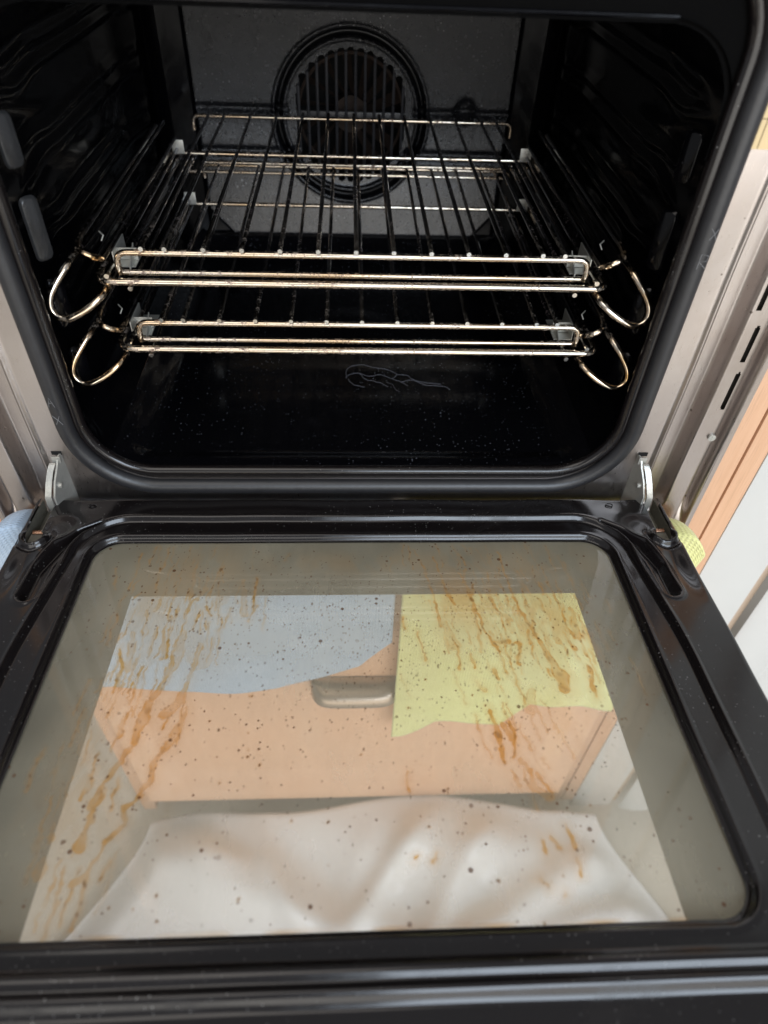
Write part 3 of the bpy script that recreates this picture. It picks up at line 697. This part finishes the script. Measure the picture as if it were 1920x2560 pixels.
# outer pane with its printed border (a ring), and the black surround
CX0,CX1,CT0,CT1=-.1675,.1685,.0780,.3110
fb=B()
for a in ((-.2175,CX0,.012,.3215),(CX1,.2175,.012,.3215),(CX0,CX1,.012,CT0),(CX0,CX1,CT1,.3215)): dbox(fb,a[0],a[1],a[2],a[3],-.0306,-.0300)
fb.obj('printed_border',M_FRIT,door,False)
og=B(); dbox(og,-.2548,.2548,.003,DL,-.0345,-.0310); 
oo=og.obj('outer_glass',M_CLEAR,door,False)
ob=B()
for a in ((-.2546,-.2185,.004,DL-.001),(.2185,.2546,.004,DL-.001),(-.2185,.2185,.004,.011),(-.2185,.2185,.3225,DL-.001)): dbox(ob,a[0],a[1],a[2],a[3],-.0309,-.0300)
ob.obj('black_surround',M_ENDOOR,door,False)
# hinge channels
for sx in (-1,1):
    c=B(); 
    dbox(c,sx*.2430-.0072,sx*.2430+.0072,-.001,.052,-.0160,-.0150)
    dbox(c,sx*.2355-.0005,sx*.2355+.0005,-.001,.052,-.0160,-.0028); dbox(c,sx*.2505-.0005,sx*.2505+.0005,-.001,.052,-.0160,-.0028)
    dbox(c,sx*.2400-.0006,sx*.2400+.0006,-.004,.034,-.0145,-.0040)
    c.obj('hinge_channel',M_SLOTGREY,door,False)
    c=B(); dbox(c,sx*.2425-.0052,sx*.2425+.0052,.0365,.0505,-.0068,-.0055); c.obj('hinge_plate',M_SLOTGREY,door,False)
    c=B(); cp=[DW(sx*.2425-.0055+.011*i/40,.0335+.0012*math.cos(i*1.5),-.0075+.0012*math.sin(i*1.5)) for i in range(41)]
    c.tube([DW(sx*.2425-.0055,.0325,-.0078),DW(sx*.2425+.0055,.0325,-.0078)],.0022,12)
    for i in range(6): 
        x=sx*.2425-.005+.002*i; q=DW(x,.0325,-.0078); c.tube([(x-.0004,q[1],q[2]),(x+.0004,q[1],q[2])],.0026,12)
    c.obj('hinge_spring',M_COPPER,door)
# little pressed dimples
for sx in (-1,1):
    c=B(); q=[DW(sx*.2085+.0028*math.cos(i*math.pi/10),.0085+.0018*math.sin(i*math.pi/10),-.0004) for i in range(20)]
    c.tube(q,.00045,6,closed=True).obj('pressed_ring',M_ENDOOR,door)
# ---- inner glass with the baked-on film
STAINS= [([(-0.1618,0.0536),(-0.1606,0.0695),(-0.1621,0.0903)],0.00059,0.5),([(-0.1457,0.0574),(-0.1433,0.0767),(-0.1409,0.11)],0.00085,0.25),([(-0.1339,0.0744),(-0.1352,0.0883),(-0.1394,0.1101)],0.00074,0.4),([(-0.1181,0.0601),(-0.1186,0.0769),(-0.1167,0.1061),(-0.1171,0.1207),(-0.1202,0.1404),(-0.1195,0.1624),(-0.1264,0.1827)],0.00076,0.5),([(-0.1086,0.077),(-0.1081,0.0908),(-0.1178,0.1082)],0.00075,0.4),([(-0.0728,0.0785),(-0.0726,0.1),(-0.0727,0.1097)],0.00058,0.9),([(-0.0707,0.1066),(-0.0746,0.1212)],0.00096,0.4),([(-0.1054,0.1073),(-0.1002,0.1157)],0.00111,0.75),([(-0.1289,0.1038),(-0.1297,0.1266),(-0.126,0.1515)],0.00087,0.4),([(-0.1264,0.1266),(-0.1238,0.1515)],0.00069,0.7),([(-0.1156,0.1287),(-0.1173,0.1516),(-0.1209,0.1693),(-0.1264,0.1827)],0.00228,0.35),([(-0.1274,0.1843),(-0.1286,0.197),(-0.1303,0.212)],0.00234,0.6),([(-0.1303,0.212),(-0.1352,0.2234),(-0.1407,0.2355),(-0.1431,0.2484)],0.00156,0.55),([(-0.103,0.1406),(-0.1067,0.1696),(-0.1095,0.1846),(-0.1161,0.1925)],0.00209,0.38),([(-0.1124,0.191),(-0.1155,0.2018)],0.00061,0.7),([(-0.1034,0.188),(-0.1062,0.202),(-0.1114,0.2153)],0.00165,0.45),([(-0.1114,0.2153),(-0.116,0.2238),(-0.1152,0.2334),(-0.122,0.2463),(-0.1259,0.25)],0.00111,0.55),([(-0.1553,0.1418),(-0.1501,0.1584),(-0.1509,0.1756)],0.00066,0.75),([(-0.1407,0.169),(-0.1414,0.1775)],0.00049,0.7),([(-0.1493,0.2313),(-0.1503,0.2444)],0.00137,0.45),([(-0.1771,0.0694),(-0.1717,0.0902)],0.00099,0.35),([(-0.0997,0.0577),(-0.0954,0.0998)],0.00513,0.13),([(-0.1182,0.0884),(-0.1179,0.1247),(-0.1012,0.1519)],0.00568,0.15),([(-0.0823,0.0819),(-0.0776,0.115)],0.00149,0.3),([(-0.15,0.1303),(-0.1461,0.1584)],0.00166,0.3),([(-0.1386,0.2386),(-0.1423,0.2513),(-0.1436,0.261),(-0.1437,0.2703)],0.00148,0.55),([(-0.1179,0.243),(-0.1258,0.2504),(-0.1239,0.2579),(-0.1308,0.2672)],0.00092,0.6),([(-0.1308,0.2672),(-0.1363,0.2839),(-0.142,0.2869)],0.00116,0.42),([(-0.159,0.2618),(-0.1594,0.2641)],0.00129,0.4),([(-0.1594,0.2745),(-0.1601,0.2821)],0.0017,0.35),([(-0.1461,0.2737),(-0.1449,0.2703)],0.00046,0.5),([(0.0487,0.0612),(0.0535,0.0854),(0.0563,0.1079),(0.0576,0.1269)],0.00079,0.55),([(0.0586,0.0587),(0.0617,0.0712),(0.0646,0.0924),(0.0696,0.1059)],0.0007,0.8),([(0.0662,0.0924),(0.0608,0.1269),(0.0652,0.1429)],0.00251,0.3),([(0.0767,0.0761),(0.0813,0.0926),(0.0838,0.1104),(0.0883,0.1334),(0.0951,0.1491)],0.00069,0.9),([(0.0862,0.088),(0.0832,0.0971)],0.00076,0.9),([(0.0982,0.0763),(0.0963,0.104),(0.1044,0.1234)],0.0006,0.55),([(0.0825,0.0713),(0.078,0.0856)],0.00078,0.55),([(0.1098,0.0539),(0.1116,0.0835),(0.1149,0.1107),(0.1207,0.1297),(0.1247,0.1476)],0.00071,0.75),([(0.1244,0.1418),(0.1276,0.1553),(0.1317,0.17),(0.1317,0.1787)],0.00266,0.6),([(0.135,0.0861),(0.1359,0.0977)],0.00086,0.6),([(0.1038,0.1435),(0.1104,0.1416),(0.1055,0.1587)],0.0007,0.7),([(0.0905,0.1394),(0.1026,0.1415)],0.00093,0.6),([(0.1179,0.1317),(0.1166,0.1417)],0.00095,0.6),([(0.1178,0.1437),(0.1167,0.1542)],0.00047,0.6),([(0.1148,0.1193),(0.121,0.1358)],0.00324,0.25),([(0.1461,0.1111),(0.1452,0.128),(0.1489,0.1382)],0.00074,0.7),([(0.1431,0.1361),(0.1464,0.1479)],0.00095,0.6),([(0.1527,0.1112),(0.151,0.1362)],0.00165,0.45),([(0.1521,0.1612),(0.1501,0.179),(0.1509,0.1851)],0.00106,0.7),([(0.1244,0.1626),(0.125,0.1699)],0.0009,0.6),([(0.0646,0.1351),(0.0665,0.1449)],0.0007,0.6),([(0.0749,0.1507),(0.0764,0.1619)],0.00107,0.5),([(0.0751,0.1708),(0.0799,0.1779)],0.00118,0.3),([(0.0811,0.1929),(0.0836,0.2073),(0.0842,0.2273)],0.00092,0.75),([(0.0883,0.2042),(0.091,0.212)],0.00167,0.5),([(0.0917,0.2012),(0.0938,0.2121),(0.09,0.2246)],0.00084,0.75),([(0.0935,0.2275),(0.0988,0.234),(0.0981,0.2436),(0.1058,0.2491)],0.00146,0.45),([(0.1011,0.2354),(0.1077,0.2465)],0.00059,0.8),([(0.087,0.2337),(0.0906,0.2421)],0.00118,0.35),([(0.0277,0.2324),(0.0276,0.2433)],0.00045,0.5),([(0.1101,0.1801),(0.1062,0.1918)],0.00248,0.22),([(0.0883,0.1621),(0.0901,0.1693)],0.00105,0.4),([(0.0832,0.1147),(0.0828,0.1489)],0.0013,0.35),([(0.1026,0.1149),(0.1076,0.1234)],0.00244,0.3),([(0.1365,0.1237),(0.1359,0.14)],0.00194,0.35),([(0.1115,0.2649),(0.1129,0.2763)],0.00087,0.6),([(0.101,0.2701),(0.105,0.2761)],0.00055,0.6),([(0.0964,0.2712),(0.0975,0.28)],0.00079,0.5),([(0.113,0.2827),(0.1133,0.2906)],0.00077,0.55),([(0.0913,0.2916),(0.0941,0.2949)],0.00087,0.6),([(0.1026,0.2978),(0.1025,0.3005)],0.00052,0.4),([(0.0407,0.2774),(0.0376,0.2824)],0.00059,0.6),([(0.0305,0.2783),(0.0292,0.2799)],0.00041,0.6),([(0.013,0.3153),(0.051,0.3151)],0.00038,0.7),([(0.0738,0.3163),(0.0947,0.3162)],0.00027,0.5),([(-0.0434,0.3159),(-0.0019,0.3156)],0.00027,0.6)]
DOTS= [(0.139,0.068),(0.0942,0.1169),(0.1229,0.1076),(0.1386,0.1217),(0.1438,0.1238),(0.0581,0.1486),(0.0719,0.1825),(0.079,0.1901),(0.0868,0.2127),(0.0435,0.1703),(0.1154,0.2068),(0.1166,0.2449),(0.1275,0.2544),(0.0497,0.2431),(0.0494,0.2451),(0.1631,0.1156),(0.0883,0.1334),(0.0955,0.1375),(0.098,0.1457),(0.0309,0.1907),(-0.1476,0.2217),(-0.0636,0.2213),(-0.0637,0.217),(-0.1491,0.2094),(-0.1321,0.1874),(-0.1312,0.2028),(-0.1294,0.2076),(-0.1268,0.2047),(-0.1413,0.2386),(-0.1399,0.2315),(-0.0562,0.2264),(-0.0774,0.2365),(-0.1428,0.1136),(-0.0654,0.1806),(-0.0671,0.1806),(-0.0888,0.1977),(-0.0649,0.2062),(0.0015,0.2213),(-0.1482,0.1409),(-0.1126,0.1288),(0.1275,0.2545),(0.0372,0.264),(0.1033,0.2903),(0.0892,0.3114),(0.0969,0.2929),(0.0703,0.2918),(0.027,0.2424),(-0.1096,0.3),(-0.0971,0.3055),(-0.1212,0.2989),(-0.036,0.2588),(-0.0166,0.2599),(-0.0996,0.2938),(-0.0595,0.2969)]

gx=np.arange(-.1970,.19701,.0005); gt=np.arange(.0400,.3160,.0005)
def gmask(u,v): return _sdglass(np.abs(u),v)>.0035
HG=-.0096
ig=grid('inner_glass',gx,gt,lambda u,v:DW(u,v,HG+0*u),M_FILM,door,gmask,flip=True)
me=ig.data; n=len(me.vertices); cvs=np.empty(n*3); me.vertices.foreach_get('co',cvs); cvs=cvs.reshape(-1,3)
off=wl(door); wx=cvs[:,0]+off.x; wy=cvs[:,1]+off.y; T=(Y0+HG*nY-wy)/math.cos(TH); X=wx
stain=np.zeros(n); dark=np.zeros(n); hazea=np.zeros(n)
Xw=X+.0007*wob(X,T,380,1)+.0004*wob(X,T,1000,2); Tw=T+.0012*wob(X,T,300,5)+.0005*wob(X,T,900,6)
for k,(path,wd,strg) in enumerate(STAINS):
    wd=max(wd*1.35,.0007)
    x0=min(p[0] for p in path)-wd*3-.006; x1=max(p[0] for p in path)+wd*3+.006; t0=min(p[1] for p in path)-wd*3-.006; t1=max(p[1] for p in path)+wd*3+.006
    m=(X>x0)&(X<x1)&(T>t0)&(T<t1)
    if not m.any(): continue
    NP=len(path); W=[wd*(.55+.5*math.sin(2.2+1.9*i+k))+wd*.35 for i in range(NP)]; W[0]*=.6
    d,wv=seg(Xw[m],Tw[m],path,W); q=d-wv
    ins=1-sstep(-.0008,.0008,q); rim=np.exp(-((q+.0004)/.0006)**2)
    halo=(1-sstep(-.001,wd*2+.004,q))*.30
    tex=.72+.28*wob(Xw[m],Tw[m],260,k)
    a=strg*(ins*(.75*tex+.15)+rim*1.0*np.clip(.5+wob(Xw[m],Tw[m],330,k+4),0,1))+halo*strg
    endp=path[-1]; de=np.hypot(Xw[m]-endp[0],Tw[m]-endp[1]); a+=strg*.5*np.exp(-(de/(wd*1.1))**2)*ins
    stain[m]=np.maximum(stain[m],a)
    if strg>.5: dark[m]=np.maximum(dark[m],(strg-.35)*1.0*ins*np.clip(wob(X[m],T[m],520,k)*1.6-.35,0,1))
# many finer runs beside the big ones
rs=np.random.default_rng(5)
def fine_run(cx,ct,sx_,st_,lean):
    x=rs.normal(cx,sx_); t=rs.normal(ct,st_); L=rs.uniform(.006,.030); wd=rs.uniform(.0002,.0008); strg=rs.uniform(.18,.85)
    if t<.045: t=.046
    P=[]; n_=5; dx=0
    for i in range(n_): P.append((x+dx,t+L*i/(n_-1))); dx+=lean*L/4+rs.normal(0,.0007)
    x0=min(p[0] for p in P)-.006; x1=max(p[0] for p in P)+.006
    m=(X>x0)&(X<x1)&(T>t-.006)&(T<t+L+.006)
    if not m.any(): return
    d,wv=seg(Xw[m],Tw[m],P,[wd*rs.uniform(.4,1.2) for _ in P]); q=d-wv
    a=strg*(1-sstep(-.0004,.0006,q))*(.6+.4*wob(X[m],T[m],300,x*99))+.30*strg*(1-sstep(-.001,.004,q))
    stain[m]=np.maximum(stain[m],a)
    if strg>.6: dark[m]=np.maximum(dark[m],.7*(1-sstep(-.0006,.0003,q))*np.clip(wob(X[m],T[m],700,x*50)*1.7-.5,0,1))
for i in range(170): fine_run(.100,.095,.030,.030,.12)
for i in range(50): fine_run(.135,.120,.015,.015,.10)
for i in range(22): fine_run(.100,.195,.014,.018,.15)
for i in range(100): fine_run(-.130,.090,.024,.032,-.03)
for i in range(45): fine_run(-.150,.180,.012,.035,-.03)
for i in range(16): fine_run(-.150,.255,.014,.030,-.03)
for (dx_,dt_) in DOTS:
    r=random.uniform(.0004,.0007); d=np.hypot(X-dx_,(T-dt_)*.85)+.0003*wob(X,T,1500,3)
    dark=np.maximum(dark,1-sstep(r*.6,r,d)); stain=np.maximum(stain,.45*np.exp(-(d/(r*1.5))**2))
# many small splashes, denser where the photograph has them
for (cx,ct,sx_,st_,N) in ((0,.15,.09,.05,520),(-.02,.12,.05,.035,380),(.10,.14,.035,.03,260),(.02,.20,.12,.06,300),(.10,.19,.03,.03,60),(0,.08,.12,.02,60)):
    for i in range(N):
        px=rng.normal(cx,sx_); pt=rng.normal(ct,st_)
        if abs(px)>.19 or pt<.05 or pt>.31: continue
        r=rng.uniform(.00025,.00048)*(1.5 if rng.random()<.08 else 1); el=rng.uniform(.35,1)
        m=(np.abs(X-px)<.003)&(np.abs(T-pt)<.003)
        d=np.hypot(X[m]-px,(T[m]-pt)*el); dark[m]=np.maximum(dark[m],(1-sstep(r*.5,r*1.15,d))*rng.uniform(.35,.9))
# cloudy drying marks, strongest along the hinge side
hazea=.10+.09*np.clip(wob(X,T,38,6)+.6*wob(X,T,95,2),-1,1)+.22*(1-sstep(.045,.20,T))*(.8+.2*wob(X,T,60,1))+.12*(1-sstep(.045,.12,T))*(.6+.4*wob(X,T,45,3))+.10*np.exp(-((X+.13)/.045)**2)*(1-sstep(.1,.2,T))+.10*sstep(.20,.32,T)
fb_=.5+.5*np.tanh(2.2*(wob(X*1.0,T*.35,95,2)+.6*wob(X,T*.3,230,7)+.4*wob(X,T*.5,520,9)))
for (cx,ct,sx_,st_,am) in ((-.145,.10,.03,.04,.34),(-.115,.075,.035,.03,.42),(.085,.095,.035,.035,.60),(.125,.125,.03,.025,.60),(.02,.065,.12,.012,.30),(.14,.07,.04,.02,.3),(-.14,.17,.02,.04,.25),(-.15,.24,.025,.05,.25),(.13,.20,.02,.03,.15)):
    stain=np.maximum(stain,am*np.exp(-((X-cx)/sx_)**2-((T-ct)/st_)**2)*fb_)
fringe=sstep(.3095,.3125,T)*np.clip(wob(X,T,130,8),0,1)*(np.abs(X)<.16); stain=np.maximum(stain,.6*fringe)
col=np.stack([np.clip(stain,0,1),np.clip(dark,0,1),np.clip(hazea,0,1),np.ones(n)],1)
at=me.color_attributes.new('stain','FLOAT_COLOR','POINT'); at.data.foreach_set('color',col.ravel().astype(np.float32))
# ---- hinge arms standing between door and frame
for sx in (-1,1):
    hb=oven
    b=B(); x=sx*.2285
    prof=[(.004,-.3440),(-.0035,-.3452),(-.0070,-.3520),(-.0140,-.3620),(-.0195,-.3740),(-.0200,-.3880),(.004,-.3980)]
    b.prism(prof,x-.0007,x+.0007,'yz'); b.v=[(vx-sx*vy*.38,vy,vz) for vx,vy,vz in b.v]
    hp=b.obj('hinge',M_ZINC,hb,auto=30)
    b=B(); outer=[(-.0075,-.3500),(-.0110,-.3535),(-.0165,-.3620),(-.0215,-.3720),(-.0222,-.3800),(-.0205,-.3900),(-.0180,-.3990)]
    V=[]
    for y,z in outer:
        xx=sx*(.2290-y*.38)
        V+=[(xx,y,z),(xx+sx*.0046,y-.0004,z),(xx+sx*.0046,y+.0012,z+.0005),(xx,y+.0016,z+.0005)]
    F=[[4*i+j,4*i+(j+1)%4,4*i+4+(j+1)%4,4*i+4+j] for i in range(len(outer)-1) for j in range(4)]+[[0,1,2,3],[4*len(outer)-1,4*len(outer)-2,4*len(outer)-3,4*len(outer)-4]]
    b.add(V,F); b.obj('hinge_arm',M_ZINC,hp,auto=30)
    x0,x1=sorted((x-sx*.0005,x+sx*.0062)); b=B(); b.box(x0,x1,-.0046,-.0034,-.3515,-.3450,.0004); b.obj('hinge_bridge',M_ZINC,hp,auto=30)
    b=B(); b.prism([(-.0115+.0022*math.cos(i*math.pi/6),-.368+.0022*math.sin(i*math.pi/6)) for i in range(12)],x-sx*.0022+sx*.0040,x+sx*.0046,'yz'); b.obj('rivet',M_ZINC,hp,auto=30)
    b=B(); b.box(x-.0035+sx*.003,x+.0040+sx*.003,-.0006,.0006,-.3460,-.3428); b.obj('hinge_slot',M_BLACK,hp,False)
S.cycles.max_bounces=12; S.cycles.transparent_max_bounces=16
